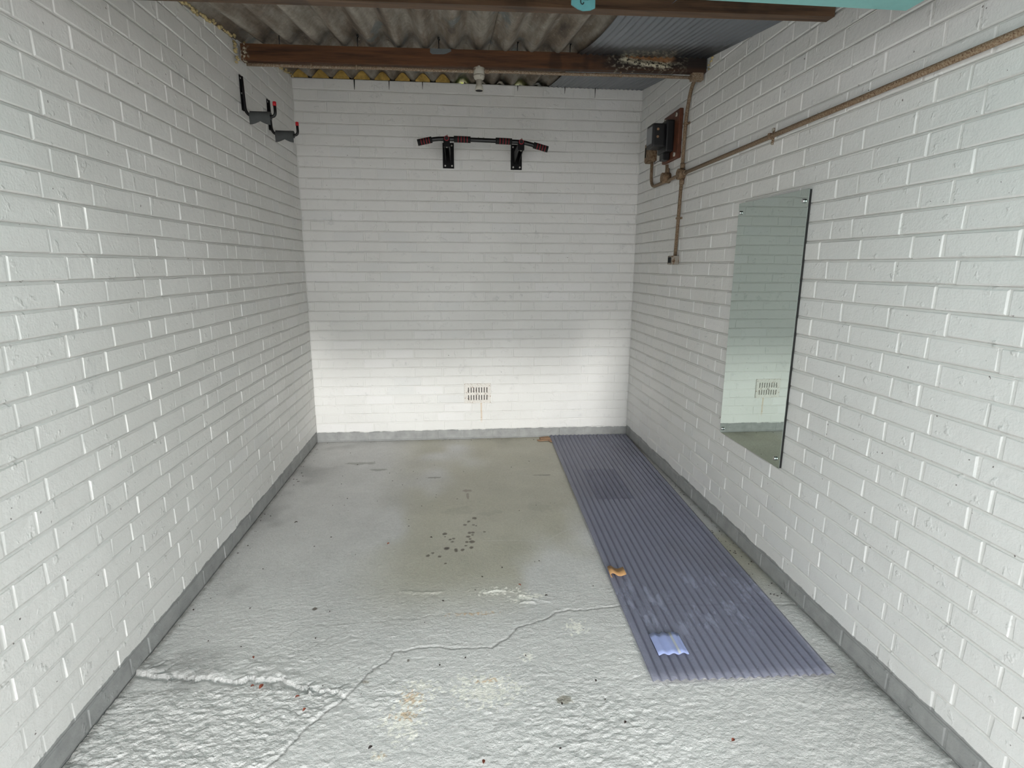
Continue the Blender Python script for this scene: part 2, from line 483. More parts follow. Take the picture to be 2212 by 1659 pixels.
VENT = (-.089, .125, .303, .464)
wb = build_wall('wall_back', M_back, (-XW, D, 0), (1, 0, 0), (0, -1, 0), 2*XW, lambda u: 2.700, XW-1.165, 0, ext=.21,
                vent=(VENT[0]+XW+.004, VENT[1]+XW-.004, VENT[2]+.002, VENT[3]-.002))
wl = build_wall('wall_left', M_wall, (-XW, YF, 0), (0, 1, 0), (1, 0, 0), D-YF, lambda u: roof_z(YF+u)+.012, .70, 0)
wr = build_wall('wall_right', M_wall, (XW, YF, 0), (0, 1, 0), (-1, 0, 0), D-YF, lambda u: roof_z(YF+u)+.006, .45, 1)
# open joints in the top course, under the roof
for k, (x, z0_, wd_) in enumerate(((-.845, 2.632, .0035), (-.600, 2.640, .0022), (-.362, 2.650, .0018), (.683, 2.655, .002), (.912, 2.632, .0024), (.331, 2.66, .002))):
    bb = B(); bb.prism([(x-wd_*.4, D-.0030, z0_), (x+wd_*.4, D-.0030, z0_), (x+wd_+.002, D-.0030, 2.699), (x-wd_, D-.0030, 2.699)], (0, .004, 0)); bb.done('joint_gap', M_dark, wb)
# lintel above the opening
bb = B(); bb.box(-XW-.2, YF-.14, 2.135, XW+.2, YF+.04, 2.165, .004)
o = bb.done('wall_front', M_wall); o['kind'] = 'structure'

# ------------------------------------------------------------------ floor
def poly_dist(X, Y, pl, reach):
    dmin = np.full(X.shape, 9.); side = np.zeros(X.shape)
    for (ax, ay), (bx, by) in zip(pl[:-1], pl[1:]):
        m = (X > min(ax, bx)-reach) & (X < max(ax, bx)+reach) & (Y > min(ay, by)-reach) & (Y < max(ay, by)+reach)
        if not m.any(): continue
        x = X[m]; y = Y[m]; dx, dy = bx-ax, by-ay; L2 = dx*dx+dy*dy+1e-12
        t = np.clip(((x-ax)*dx+(y-ay)*dy)/L2, 0, 1)
        ex = x-ax-t*dx; ey = y-ay-t*dy; d = np.hypot(ex, ey); s_ = np.sign(dx*ey-dy*ex)
        cur = dmin[m]; k = d < cur; cur[k] = d[k]; dmin[m] = cur
        cs = side[m]; cs[k] = s_[k]; side[m] = cs
    return dmin, side
def wiggle(pl, seed, amp=.004, n=5):
    r = random.Random(seed); o_ = []
    for (a, b_), (c, d_) in zip(pl[:-1], pl[1:]):
        k = max(1, int(math.hypot(c-a, d_-b_)/.012))
        for i in range(k):
            t = i/k; o_.append((a+(c-a)*t+(r.uniform(-amp, amp) if i else 0), b_+(d_-b_)*t+(r.uniform(-amp, amp) if i else 0)))
    o_.append(pl[-1]); return o_
C1 = [(-0.86, 1.20), (-0.78, 1.29), (-0.707, 1.376), (-0.673, 1.414), (-0.651, 1.455), (-0.638, 1.491), (-0.615, 1.524), (-0.593, 1.547), (-0.576, 1.575), (-0.55, 1.596), (-0.527, 1.629), (-0.504, 1.662), (-0.484, 1.703), (-0.456, 1.756), (-0.416, 1.782), (-0.399, 1.816), (-0.392, 1.84), (-0.343, 1.842), (-0.317, 1.849), (-0.291, 1.85), (-0.26, 1.853), (-0.233, 1.851), (-0.201, 1.841), (-0.166, 1.835), (-0.13, 1.835), (-0.094, 1.83), (-0.058, 1.831), (-0.032, 1.826), (-0.008, 1.844), (0.012, 1.863), (0.041, 1.881), (0.058, 1.908), (0.075, 1.933), (0.1, 1.943), (0.12, 1.951), (0.145, 1.956), (0.171, 1.969), (0.202, 1.978), (0.224, 1.996), (0.248, 2.018), (0.274, 2.021), (0.301, 2.03), (0.34, 2.023), (0.38, 2.022), (0.417, 2.026), (0.454, 2.03), (0.495, 2.031), (0.533, 2.038), (0.642, 2.02), (0.766, 2.028), (0.901, 2.009), (1.045, 2.009), (1.159, 1.992), (1.276, 1.978)]
C2 = [(-0.706, 1.888), (-0.685, 1.906), (-0.664, 1.924), (-0.637, 1.955), (-0.603, 1.958), (-0.57, 1.947), (-0.538, 1.932), (-0.491, 1.911), (-0.454, 1.888), (-0.426, 1.869), (-0.392, 1.84)]
C3 = [(-0.867, 1.903), (-0.84, 1.923), (-0.804, 1.956), (-0.798, 1.983), (-0.78, 2.009), (-0.763, 2.029), (-0.731, 2.026), (-0.696, 2.027), (-0.669, 2.013), (-0.656, 2.027), (-0.616, 2.025), (-0.576, 2.027), (-0.518, 2.027), (-0.463, 2.024), (-.40, 2.04), (-0.359, 2.03), (-0.311, 2.029), (-0.273, 2.046), (-0.225, 2.039), (-0.176, 2.045)]
C3b = [(-1.25, 2.05), (-1.085, 2.041), (-1.03, 2.034), (-0.975, 2.024), (-0.938, 2.031), (-0.9, 2.035), (-0.855, 2.031), (-0.831, 2.007), (-0.808, 1.988)]
C3c = [(-0.669, 2.013), (-0.646, 2.001), (-0.615, 1.998), (-0.579, 1.995)]
C4 = [(-1.26, 1.80), (-1.12, 1.77), (-1.018, 1.758), (-0.968, 1.745), (-0.935, 1.737), (-0.906, 1.731), (-0.883, 1.74), (-0.858, 1.743), (-0.828, 1.734), (-0.8, 1.73), (-0.774, 1.733), (-0.747, 1.717), (-0.72, 1.703), (-0.69, 1.69), (-0.659, 1.669), (-0.635, 1.677), (-0.608, 1.659), (-0.55, 1.651), (-0.527, 1.629)]
R5 = [(-0.407, 2.225), (-0.375, 2.222), (-0.344, 2.214), (-0.297, 2.208), (-0.255, 2.206), (-0.219, 2.21)]
R7 = [(-0.03, 2.186), (0.023, 2.2), (0.085, 2.18), (0.124, 2.154), (0.153, 2.129), (0.182, 2.113), (0.231, 2.095)]
R8 = [(0.113, 2.097), (0.169, 2.097)]
R9 = [(-0.124, 1.348), (-0.096, 1.353), (-0.071, 1.357)]
SP = [(-0.058, 2.934, 0.013), (-0.093, 2.894, 0.009), (-0.113, 2.855, 0.01), (-0.067, 2.851, 0.008), (-0.052, 2.839, 0.006), (-0.223, 2.759, 0.012), (-0.092, 2.758, 0.011), (-0.074, 2.759, 0.01), (-0.076, 2.733, 0.007), (-0.098, 2.714, 0.011), (-0.089, 2.688, 0.008), (-0.08, 2.658, 0.014), (-0.108, 2.656, 0.009), (-0.176, 2.7, 0.008), (-0.194, 2.691, 0.009), (-0.182, 2.665, 0.009), (-0.112, 2.617, 0.007), (-0.085, 2.595, 0.01), (-0.21, 2.598, 0.014), (-0.164, 2.581, 0.01), (-0.162, 2.563, 0.009), (-0.13, 2.574, 0.01), (-0.302, 2.533, 0.009), (-0.278, 2.557, 0.008), (-0.244, 2.517, 0.008), (-0.214, 2.45, 0.007), (-0.011, 2.762, 0.007), (-0.749, 2.134, 0.010), (-0.335, 1.786, 0.006)]
WP = [(-0.07, 1.619, 0.085, 0.05), (-0.307, 1.575, 0.04, .05), (-0.275, 1.656, 0.05, .02), (-0.33, 1.505, 0.045, .05), (0.312, 1.912, 0.028, .03), (0.093, 1.759, 0.016, .014), (-0.385, 1.39, 0.016, .012), (.02, 2.19, .07, .018), (.14, 2.13, .05, .02)]
OP = [(-0.097, 2.04, 0.05, .006), (-0.385, 1.385, 0.008, .006), (-0.31, 1.60, 0.018, .02), (-0.325, 1.53, 0.02, .012), (-0.06, 1.66, .02, .006)]
TP = [(0.19, 1.549, 0.024, .018), (-0.472, 1.691, 0.012, .006)]
xs = np.arange(-XW, XW+.0021, .004); xs[-1] = XW
ys = np.concatenate([np.arange(.35, .95, .02), np.arange(.95, 2.2, .004), np.arange(2.2, 3.0, .006), np.arange(3.0, D, .010), [D]])
X, Y = np.meshgrid(xs, ys)
rough = .10 + .25*sstep(2.6, 1.9, Y) + .35*sstep(1.85, 1.45, Y)*fbm(X, Y, .3, 5)
d4, s4 = poly_dist(X, Y, C4, .5)
d1a, s1a = poly_dist(X, Y, C1, .5)
below4 = sstep(1.72, 1.69, Y + .12*np.clip(X+.9, 0, 1)) * sstep(.0, .02, np.where(s1a > 0, d1a, 0))
rough = rough + .75*below4
rough += .55*np.exp(-(((X+.36)/.13)**2 + ((Y-1.62)/.07)**2)) + .5*np.exp(-(((X-.25)/.28)**2 + ((Y-1.42)/.16)**2)) + .35*np.exp(-(((X+.75)/.25)**2 + ((Y-1.83)/.07)**2))
Z = (fbm(X, Y, .9, 11, 2)-.5)*.008*sstep(4.4, 3.9, Y)
rid = 1-np.abs(2*fbm(X, Y*1.5, .045, 21, 4)-1)
Z += rough*((fbm(X, Y*1.35, .016, 31, 2)-.5)*.0065 + (rid-.7)*.0045 + (fbm(X, Y, .09, 41, 2)-.5)*.003)
for pl, dep, lip, dec, sd_ in ((C1, .0035, .0020, .012, 1), (C2, .0015, .0013, .009, 2), (C3, .0012, .0012, .009, 3), (C3b, .0007, .0008, .009, 4), (C3c, .0007, .0008, .008, 5)):
    w_ = wiggle(pl, sd_); d, s_ = poly_dist(X, Y, w_, .09)
    Z -= dep*np.exp(-(d/.0042)**2)
    Z += np.where(s_ > 0, 1, 0)*lip*np.exp(-d/dec)*(d < .5)*(.2+1.2*vnoise(X, Y, .018, 60+sd_))
w4 = wiggle(C4, 9, .011); d4, s4 = poly_dist(X, Y, w4, .35)
amp4 = sstep(-.52, -.66, X)*.6+.4
Z += np.where(s4 > 0, 1, 0)*0.010*amp4*np.exp(-d4/.07)*(d4 < .5)*(.25+.9*vnoise(X, Y, .04, 66)+.7*vnoise(X, Y, .014, 67))
Z -= np.where(s4 < 0, 1, .3)*.010*amp4*np.exp(-(d4/.012)**2)
for pl, hgt in ((R5, .0045), (R7, .0025), (R8, .005), (R9, .004)):
    d, s_ = poly_dist(X, Y, wiggle(pl, 5, .003), .05); Z += hgt*np.exp(-(d/.006)**2)*(.4+.9*vnoise(X, Y, .012, 77))
rs = np.random.RandomState(4)
for k in range(90):      # paint blisters and drips
    bx, by = rs.uniform(-1.2, .6), rs.uniform(1.3, 3.6); rr_ = rs.uniform(.003, .009)
    d = np.hypot(X-bx, (Y-by)*rs.uniform(1, 2)); Z += .0025*np.exp(-(d/rr_)**2)
Z -= .0035                                        # keep the paint just under the wall base plane
Z = np.minimum(Z, np.where(X > .46, .0015 if False else .003, .02))
# colours (paint, wear, oil spots, flaked patches)
g = fbm(X, Y, .8, 101, 4)[..., None]; g2 = fbm(X, Y, .16, 111, 4)[..., None]; g3 = fbm(X, Y*1.6, .035, 121, 3)[..., None]
Cc = np.array([.575, .57, .555])*(0.86+.28*g) * (.93+.14*g2) * (.95+.10*g3)
olive = (sstep(.40, .60, fbm(X*1.1, Y*.8, .55, 131, 3))*sstep(1.9, 2.4, Y)*sstep(-.75, -.3, X))[..., None]
Cc = Cc*(1-.85*olive) + .85*olive*np.array([.44, .42, .33])*(.9+.2*g2)
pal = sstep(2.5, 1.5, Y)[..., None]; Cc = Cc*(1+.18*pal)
wet = (sstep(.55, .75, fbm(X, Y, .3, 141, 3))*.30*(sstep(1.0, 1.2, X)+sstep(-.9, -1.15, X)+sstep(4.1, 4.35, Y)*.5))[..., None]
Cc *= 1-np.clip(wet, 0, .4)
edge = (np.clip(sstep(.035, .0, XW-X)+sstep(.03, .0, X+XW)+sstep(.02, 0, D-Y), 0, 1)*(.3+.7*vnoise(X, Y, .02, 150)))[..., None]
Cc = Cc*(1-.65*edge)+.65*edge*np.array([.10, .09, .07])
def blot(items, col, amt, soft, seed, ns=.012):
    global Cc
    nn = fbm(X, Y, ns, seed, 3)
    for it in items:
        bx, by, r1 = it[:3]; r2 = it[3] if len(it) > 3 else it[2]*1.15
        m_ = (abs(X-bx) < 3*r1+.02) & (abs(Y-by) < 3*r2+.02)
        d = np.sqrt(((X-bx)/r1)**2+((Y-by)/r2)**2) + (nn-.5)*soft
        k = (sstep(1.12, .85, d)*m_*amt)[..., None]
        Cc = Cc*(1-k)+k*np.array(col)
blot(SP, (.085, .065, .045), .85, .6, 201)
blot([(-.21, 2.598, .010, .008), (-.223, 2.752, .010, .004)], (.02, .014, .01), .9, .6, 205)
blot([(-.313, 3.575, .05, .012), (.44, 3.557, .05, .010), (.39, 3.56, .03, .006)], (.12, .11, .08), .65, 1.0, 202, .01)
blot([(-0.85, 3.89, .10, .03), (-.7, 3.75, .06, .02)], (.16, .16, .13), .5, 1.2, 203, .05)
blot([(-.09, 3.33, .03, .02), (-.09, 3.25, .008, .05)], (.20, .15, .12), .6, 1.0, 204)
blot([(.33, 3.07, .07, .05), (-.12, 3.05, .09, .06), (.02, 3.0, .07, .03)], (.33, .32, .26), .35, 3.0, 206, .05)
blot(WP, (.93, .91, .83), .95, 4.2, 207, .009)
blot(OP, (.62, .40, .19), .6, 6.0, 208, .007)
blot(TP, (.27, .245, .19), .8, 1.6, 209, .012)
for pl, a in ((C1, .55), (C2, .2), (C3, .25)):     # dark crack lines: groove shade painted in, with some dirt
    d, s_ = poly_dist(X, Y, wiggle(pl, 1 if pl is C1 else (2 if pl is C2 else 3)), .02); k = (np.exp(-(d/.0030)**2)*a)[..., None]
    Cc = Cc*(1-k)+k*np.array([.06, .055, .05])
for (ax, ay, bx, by) in ((-.02, 2.66, .30, 2.62), (.30, 2.62, .50, 2.78), (-1.2, 2.36, -.95, 2.50), (-1.2, 2.30, -.98, 2.42), (.28, 2.36, .46, 2.52)):   # pale scratches
    d, s_ = poly_dist(X, Y, [(ax, ay), ((ax+bx)/2, (ay+by)/2+.012), (bx, by)], .02); k = (np.exp(-(d/.003)**2)*.5)[..., None]
    Cc = Cc*(1-k)+k*np.array([.6, .6, .56])
V = np.stack([X, Y, Z], -1).reshape(-1, 3)
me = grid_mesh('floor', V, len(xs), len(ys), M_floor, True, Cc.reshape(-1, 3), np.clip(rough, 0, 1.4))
fl = link('floor', me); fl['kind'] = 'structure'
bb = B(); bb.box(-9, -10, -.12, 9, YF, -.006)
tag(bb.done('ground', M_concrete), kind='structure')
bb = B(); bb.box(-XW-.3, YF, -.14, XW+.3, D+.3, -.03); tag(bb.done('trim_1', M_concrete), kind='structure')

# ------------------------------------------------------------------ roof
ceil = empty('ceiling', (0, 0, 2.4)); ceil['kind'] = 'structure'
PT, AM = .1438, .0265
def wave_sheet(name, x0, x1, y0, y1, dz, mat, pitch, amp, phase, ncol, nrow, parent, th=.006, sag=None, nmul=1):
    nx = int((x1-x0)/pitch*ncol)+2
    xs_ = np.linspace(x0, x1, nx); ys_ = np.linspace(y0, y1, nrow)
    Xg, Yg = np.meshgrid(xs_, ys_)
    Zg = 2.70 - SLOPE*(4.417-Yg) + dz + amp*(1-np.cos(2*np.pi*(Xg-phase)/pitch))
    if sag is not None: Zg = Zg + sag(Xg, Yg)
    me_ = grid_mesh(name, np.stack([Xg, Yg, Zg], -1).reshape(-1, 3), nx, nrow, mat)
    o_ = link(name, me_, parent)
    if th:
        md = o_.modifiers.new('thickness', 'SOLIDIFY'); md.thickness = th; md.offset = 1
    return o_
TR = -.142
shA = wave_sheet('roof_sheet', -1.46, .115, .30, 3.46, .000, M_asb, PT, AM, TR, 14, 12, ceil)
shB = wave_sheet('roof_sheet', .070, .700, .30, 3.46, -.007, M_asb, PT, AM, TR, 14, 12, ceil)
shC = wave_sheet('roof_sheet', -1.46, .115, 3.30, 4.78, .007, M_asb, PT, AM, TR, 14, 8, ceil)
shD = wave_sheet('roof_sheet', .070, .700, 3.30, 4.78, .001, M_asb, PT, AM, TR, 14, 8, ceil)
sag1 = lambda x, y: -.030*np.sin(np.pi*np.clip((y-2.25)/1.05, 0, 1))*sstep(1.25, .7, x)
sag2 = lambda x, y: -.016*np.sin(np.pi*np.clip((y-3.33)/1.08, 0, 1))*sstep(1.2, .7, x)
wave_sheet('plastic_roof_sheet', .540, 1.47, .30, 3.36, -.011, M_pvcroof, .0333, .0042, .0, 8, 60, ceil, .0015, sag1)
wave_sheet('plastic_roof_sheet', .560, 1.47, 3.34, 4.78, -.006, M_pvcroof, .0333, .0042, .0, 8, 40, ceil, .0015, sag2)
# old fibre-cement roofing above the plastic lining
wave_sheet('roof_sheet', .60, 1.50, .30, 4.80, .058, M_asb, PT, AM, TR, 10, 12, ceil)

# added scalloped board blocking light under the eaves, left open at two corrugations
M_lightblock = simple('light_block_black', (.012, .011, .010), .9)
def light_block(xa, xb):
    xs_ = np.linspace(xa, xb, max(4, int((xb-xa)/.012)))
    top_ = [(x, 4.700, 2.70 + SLOPE*(4.700-4.417) + .012 + AM*(1-math.cos(2*math.pi*(x-TR)/PT))) for x in xs_]
    bb = B(); bb.prism([(xa, 4.700, 2.50)] + top_ + [(xb, 4.700, 2.50)], (0, .02, 0)); bb.done('eaves_light_block', M_lightblock, ceil)
light_block(-1.45, -.092); light_block(-.056, .345); light_block(.375, 1.45)
# hedge seen through the gaps over the back wall
rl = random.Random(3); bm = bmesh.new()
for k in range(3400):
    c = Vector((rl.uniform(-.4, .9), rl.uniform(4.95, 5.25), rl.uniform(2.6, 3.1) if k < 2200 else rl.uniform(.0, 2.6)))
    a = Vector((rl.uniform(-1, 1), rl.uniform(-.4, .4), rl.uniform(-1, 1))).normalized()*.035; b_ = a.cross(Vector((rl.uniform(-.3, .3), 1, rl.uniform(-.3, .3)))).normalized()*.02
    bm.faces.new([bm.verts.new(c+a), bm.verts.new(c+b_), bm.verts.new(c-a), bm.verts.new(c-b_)])
me = bpy.data.meshes.new('hedge_foliage'); bm.to_mesh(me); bm.free(); me.materials.append(M_foliage)
tag(link('hedge_foliage', me), 'bright yellow-green leaves glimpsed through the gaps above the back wall', 'foliage', kind='stuff')

# ------------------------------------------------------------------ beams
SK = -.039                                   # the purlins run slightly askew
def beam(name, x0, x1, yc, ztop, h, wd, mat, colf=None, dent=None):
    t = empty(name, (0, yc, ztop-h/2))
    nx = int((x1-x0)/.005); nz = 18
    prof = []
    for k in range(nz+1): prof.append((0, ztop-h*k/nz))                    # front, downwards
    for k in range(1, 9): prof.append((wd*k/8, ztop-h))
    prof.append((wd, ztop)); prof.append((0, ztop))
    prof = np.array(prof); np_ = len(prof)
    xs_ = np.linspace(x0, x1, nx)
    Xg = np.repeat(xs_, np_); Yg = np.tile(prof[:, 0], nx) + yc + SK*Xg; Zg = np.tile(prof[:, 1], nx)
    c = np.zeros((len(Xg), 3))
    if colf: c = colf(Xg, Yg, Zg)
    if dent: Yg, Zg = dent(Xg, Yg, Zg)
    me_ = grid_mesh('timber', np.stack([Xg, Yg, Zg], -1), np_, nx, mat, False, c)
    bm_ = bmesh.new(); bm_.from_mesh(me_); bmesh.ops.remove_doubles(bm_, verts=bm_.verts[:], dist=1e-5); bmesh.ops.holes_fill(bm_, edges=[e for e in bm_.edges if e.is_boundary], sides=200)
    bmesh.ops.recalc_face_normals(bm_, faces=bm_.faces[:]); bm_.to_mesh(me_); bm_.free()
    o_ = link('timber', me_, t)
    return t
def b1col(x, y, z):
    zz = (2.548-z)/.082; c = np.zeros((len(x), 3))
    e = fbm(x, z*3, .08, 301, 4)
    c[:, 0] = np.clip(sstep(.60, .95, x+e*.3)*.95 + sstep(.45, .2, zz)*0, 0, 1)*(1-.35*sstep(.6, 1, zz))
    rot = sstep(.79, .84, x+(e-.5)*.1)*sstep(1.10, 1.03, x+(e-.5)*.1)
    lim = .18+.35*(x-.79)/.3
    c[:, 1] = rot*sstep(lim-.20, lim+.0, zz)*sstep(lim+.42, lim+.22, zz+(e-.5)*.3)
    c[:, 1] += .35*sstep(.55, .7, fbm(x, z*2, .012, 305, 2))*sstep(.68, .78, x)*sstep(1.2, 1.05, x)
    c[:, 1] += .8*sstep(-1.225, -1.245, x+(e-.5)*.05)*(fbm(x, z, .01, 306, 2) > .52)
    c[:, 1] = np.clip(c[:, 1], 0, 1)
    c[:, 2] = rot*sstep(lim, lim-.15, zz)*.9
    return c
def b1dent(x, y, z):
    zz = (2.548-z)/.082
    rot = sstep(.80, .85, x)*sstep(1.10, 1.04, x)
    lim = .18+.35*(x-.79)/.3
    n_ = fbm(x, z, .02, 310, 3)
    front = (y - (3.325+SK*x)) < .03
    return y + front*rot*sstep(lim+.25, lim-.1, zz)*(.012+.014*n_), z
bm1 = beam('roof_beam', -1.262, 1.270, 3.325, 2.548, .082, .047, M_wood1, b1col, b1dent)
tag(bm1, 'dark brown timber roof beam across the garage, above the long conduit, rotted cream patch at right', 'beam')
bm2 = beam('roof_beam', -1.262, 1.270, 2.212, 2.389, .080, .048, M_wood2)
tag(bm2, 'weathered timber roof beam along the top edge, nearest the teal door', 'beam')
# grey filler smeared on the first beam
bb = B(); pts = [(-.262, 0, 2.548), (-.150, 0, 2.548), (-.148, 0, 2.536), (-.175, 0, 2.524), (-.19, 0, 2.521), (-.25, 0, 2.520), (-.262, 0, 2.528)]
bb.prism([(x, 3.325+SK*x-.002, z) for x, _, z in pts], (0, .004, 0)); bb.done('filler_patch', M_patch, bm1)
# hook bolts that hold the sheets down
for k, x in enumerate((-1.060, -.649, -.215, .213, .503)):
    y0 = 3.325+SK*x+.012; zt = roof_z(y0)+.045
    bb = B(); bb.tube([(x, y0, 2.545), (x, y0, zt-.012), (x+.001, y0+.002, zt-.004), (x+.006, y0+.006, zt)], .0028, 8)
    bb.tube([(x, y0, zt-.002), (x, y0, zt+.012)], .006, 8)
    o = bb.done('hook_bolt', M_black)
    tag(o, ['black hook bolt above the beam, nearest the left wall', 'black hook bolt above the beam, second from the left wall', 'black hook bolt above the beam, over the grey filler patch', 'black hook bolt above the beam, right of the hanging lampholder', 'black hook bolt above the beam, nearest the plastic sheets'][k], 'bolt', 'hook bolts above the brown beam')
# yellow closure blocks in the corrugations over the back wall
ordn = ['first', 'second', 'third', 'fourth', 'fifth', 'sixth', 'seventh', 'eighth']
for k in range(8):
    xc = TR + PT/2 - PT*(8-k)+PT*0 
    xc = -1.224 + k*PT + .002*k/8
    pts = []
    wv = .058 - .001*k; lift = random.uniform(-.0045, -.001)
    pts.append((xc-wv, D+.004, 2.7005))
    for a in np.linspace(-1, 1, 15):
        xx = xc+a*wv; zz = roof_z(D+.004)+.007+AM*(1-math.cos(2*math.pi*(xx-TR)/PT))+lift
        pts.append((xx, D+.004, max(zz, 2.7015)+random.uniform(-.001, 0)))
    pts.append((xc+wv, D+.004, 2.7005))
    bb = B(); bb.prism(pts, (0, .05, 0))
    o = bb.done('foam_filler', M_yfoam, None, (xc, D+.05, 2.72))
    tag(o, f'yellow foam filler block, {ordn[k]} from the left corner, above the back wall', 'foam block', 'yellow foam fillers above the back wall')
# expanding foam along the top of the left wall and at the right beam pocket
def blobs(name, pts, seed, rr, label):
    r = random.Random(seed); bm_ = bmesh.new()
    for (p, q, n_) in pts:
        for k in range(n_):
            t = (k+r.random())/n_; c = Vector(p).lerp(Vector(q), t) + Vector((r.uniform(-.006, .006), r.uniform(-.01, .01), r.uniform(-.008, .008)))
            s_ = r.uniform(.6, 1.25)*rr
            bmesh.ops.create_icosphere(bm_, subdivisions=2, radius=s_, matrix=Matrix.Translation(c) @ Matrix.Diagonal((r.uniform(.7, 1.1), r.uniform(.9, 1.6), r.uniform(.6, 1.0), 1)))
    for f in bm_.faces: f.smooth = True
    me_ = bpy.data.meshes.new(name); bm_.to_mesh(me_); bm_.free(); me_.materials.append(M_cfoam)
    o_ = link(name, me_); tag(o_, label, 'expanding foam', kind='stuff'); return o_
blobs('expanding_foam', [((-1.268, 2.5, roof_z(2.5)+.006), (-1.268, 3.32, roof_z(3.32)+.010), 60), ((-1.268, 3.44, roof_z(3.44)+.008), (-1.268, 4.40, roof_z(4.4)+.008), 60), ((-1.266, 3.31, 2.60), (-1.268, 3.33, 2.44), 16)], 5, .0085, 'cream expanding foam squeezed along the top of the left wall')
blobs('expanding_foam', [((1.272, 3.19, 2.54), (1.272, 3.26, 2.475), 9), ((1.272, 2.95, roof_z(2.95)+.004), (1.272, 3.2, roof_z(3.2)+.004), 9)], 6, .007, 'cream expanding foam around the right end of the brown beam')

# ------------------------------------------------------------------ up-and-over door parked overhead
dr = empty('door_1', (0, .6, 2.1)); dr['kind'] = 'structure'
bb = B(); bb.box(-1.12, -.45, 2.100, 1.12, 1.612, 2.112, .002); bb.done('panel', M_teal, dr)
for x in (-1.0, -.6, -.2, .2, .6, 1.0):
    bb = B(); bb.box(x-.018, -.43, 2.112, x+.018, 1.585, 2.128, .003); bb.done('rib', M_teal, dr)
bb = B(); bb.box(-1.12, 1.585, 2.112, 1.12, 1.612, 2.130, .002); bb.done('edge_frame', M_teal, dr)
# latch plate hanging from the inner edge with its keeper disc
pl_ = []
x0, x1, zt, zb = .177, .242, 2.155, 2.069
for a in np.linspace(0, math.pi, 9): pass
pts = [(x0, 1.634, zt), (x0, 1.634, zb+.014), (x0+.018, 1.634, zb+.004), ((x0+x1)/2, 1.634, zb), (x1-.014, 1.634, zb+.002), (x1, 1.634, zb+.008), (x1, 1.634, zt)]
bb = B(); bb.prism(pts, (0, .0035, 0)); lp = bb.done('latch_plate', M_tealdark, dr)
bb = B(); bb.box(x0+.01, 1.60, 2.112, x1-.01, 1.636, 2.117); bb.done('latch_bracket', M_tealdark, dr)
bb = B(); bb.tube([((x0+x1)/2+.006, 1.617, 2.1195), ((x0+x1)/2+.006, 1.633, 2.1195)], .026, 24); bb.done('keeper_disc', M_teal, dr)
bb = B(); bb.tube([(x0+.025, 1.632, 2.098), (x0+.025, 1.632, 2.089), (x0+.027, 1.632, 2.085), (x0+.030, 1.632, 2.084), (x0+.033, 1.632, 2.086), (x0+.033, 1.632, 2.089)], .0012, 6)
bb.done('hook_mark', M_dark, dr)
# torn scrap of grey plastic caught on the near beam
bb = B(); bb.prism([(.640, 2.150, 2.316), (.700, 2.150, 2.372), (.735, 2.150, 2.378), (.712, 2.150, 2.345), (.705, 2.150, 2.355), (.685, 2.150, 2.350)], (0, .002, 0))
tag(bb.done('plastic_scrap', M_pvcroof, None, (.69, 2.15, 2.35)), 'torn grey plastic scrap hanging against the beam nearest the teal door', 'scrap')

# ------------------------------------------------------------------ ceiling conduit and lampholder
def cy_(x): return 3.354 + SK*x
cz = lambda x: 2.4505 - .003*x
ct = empty('ceiling_conduit', (-1.25, cy_(-1.25), 2.45))
xsn = np.linspace(-1.245, 1.20, 20)
bb = B(); bb.tube([(x, cy_(x), cz(x)+.0012*math.sin(x*9)) for x in xsn], .0085, 12); bb.done('pipe', M_cond_top, ct)
for x in (-.663, .795, -.905):
    bb = B(); bb.tube([(x-.006, cy_(x), cz(x)), (x+.006, cy_(x), cz(x))], .0115, 12)
    bb.box(x-.004, cy_(x)-.004, cz(x)+.004, x+.004, cy_(x)+.004, cz(x)+.022); bb.done('saddle', M_cond_top, ct)
for x in (-.045, .045):
    bb = B(); bb.tube([(x-.014, cy_(x), cz(x)), (x+.014, cy_(x), cz(x))], .0115, 12); bb.done('coupling', M_cond_top, ct)
tag(ct, 'cream and rust speckled conduit running under the brown roof beam', 'conduit')
yl = cy_(.003)
lt = empty('lampholder', (.003, yl, 2.45))
bb = B(); bb.tube([(.003, yl, 2.474), (.003, yl, 2.470), (.003, yl, 2.434), (.003, yl, 2.430)], [.026, .030, .030, .026], 20); bb.done('junction_box', M_lamp, lt)
bb = B(); bb.tube([(.003, yl, 2.430), (.003, yl, 2.424), (.003, yl, 2.412), (.003, yl, 2.406)], [.030, .031, .027, .018], 20); bb.done('cover', M_lamp, lt)
bb = B(); bb.tube([(.003, yl, 2.410), (.003, yl, 2.380), (.003, yl, 2.376), (.003, yl, 2.352)], [.017, .016, .019, .024], 20); bb.done('socket', M_lamp, lt)
bb = B(); bb.tube([(.003, yl, 2.3535), (.003, yl, 2.3515)], .020, 20); bb.done('socket_mouth', M_dark, lt)
tag(lt, 'empty cream lampholder hanging from the conduit under the beam', 'lamp holder')

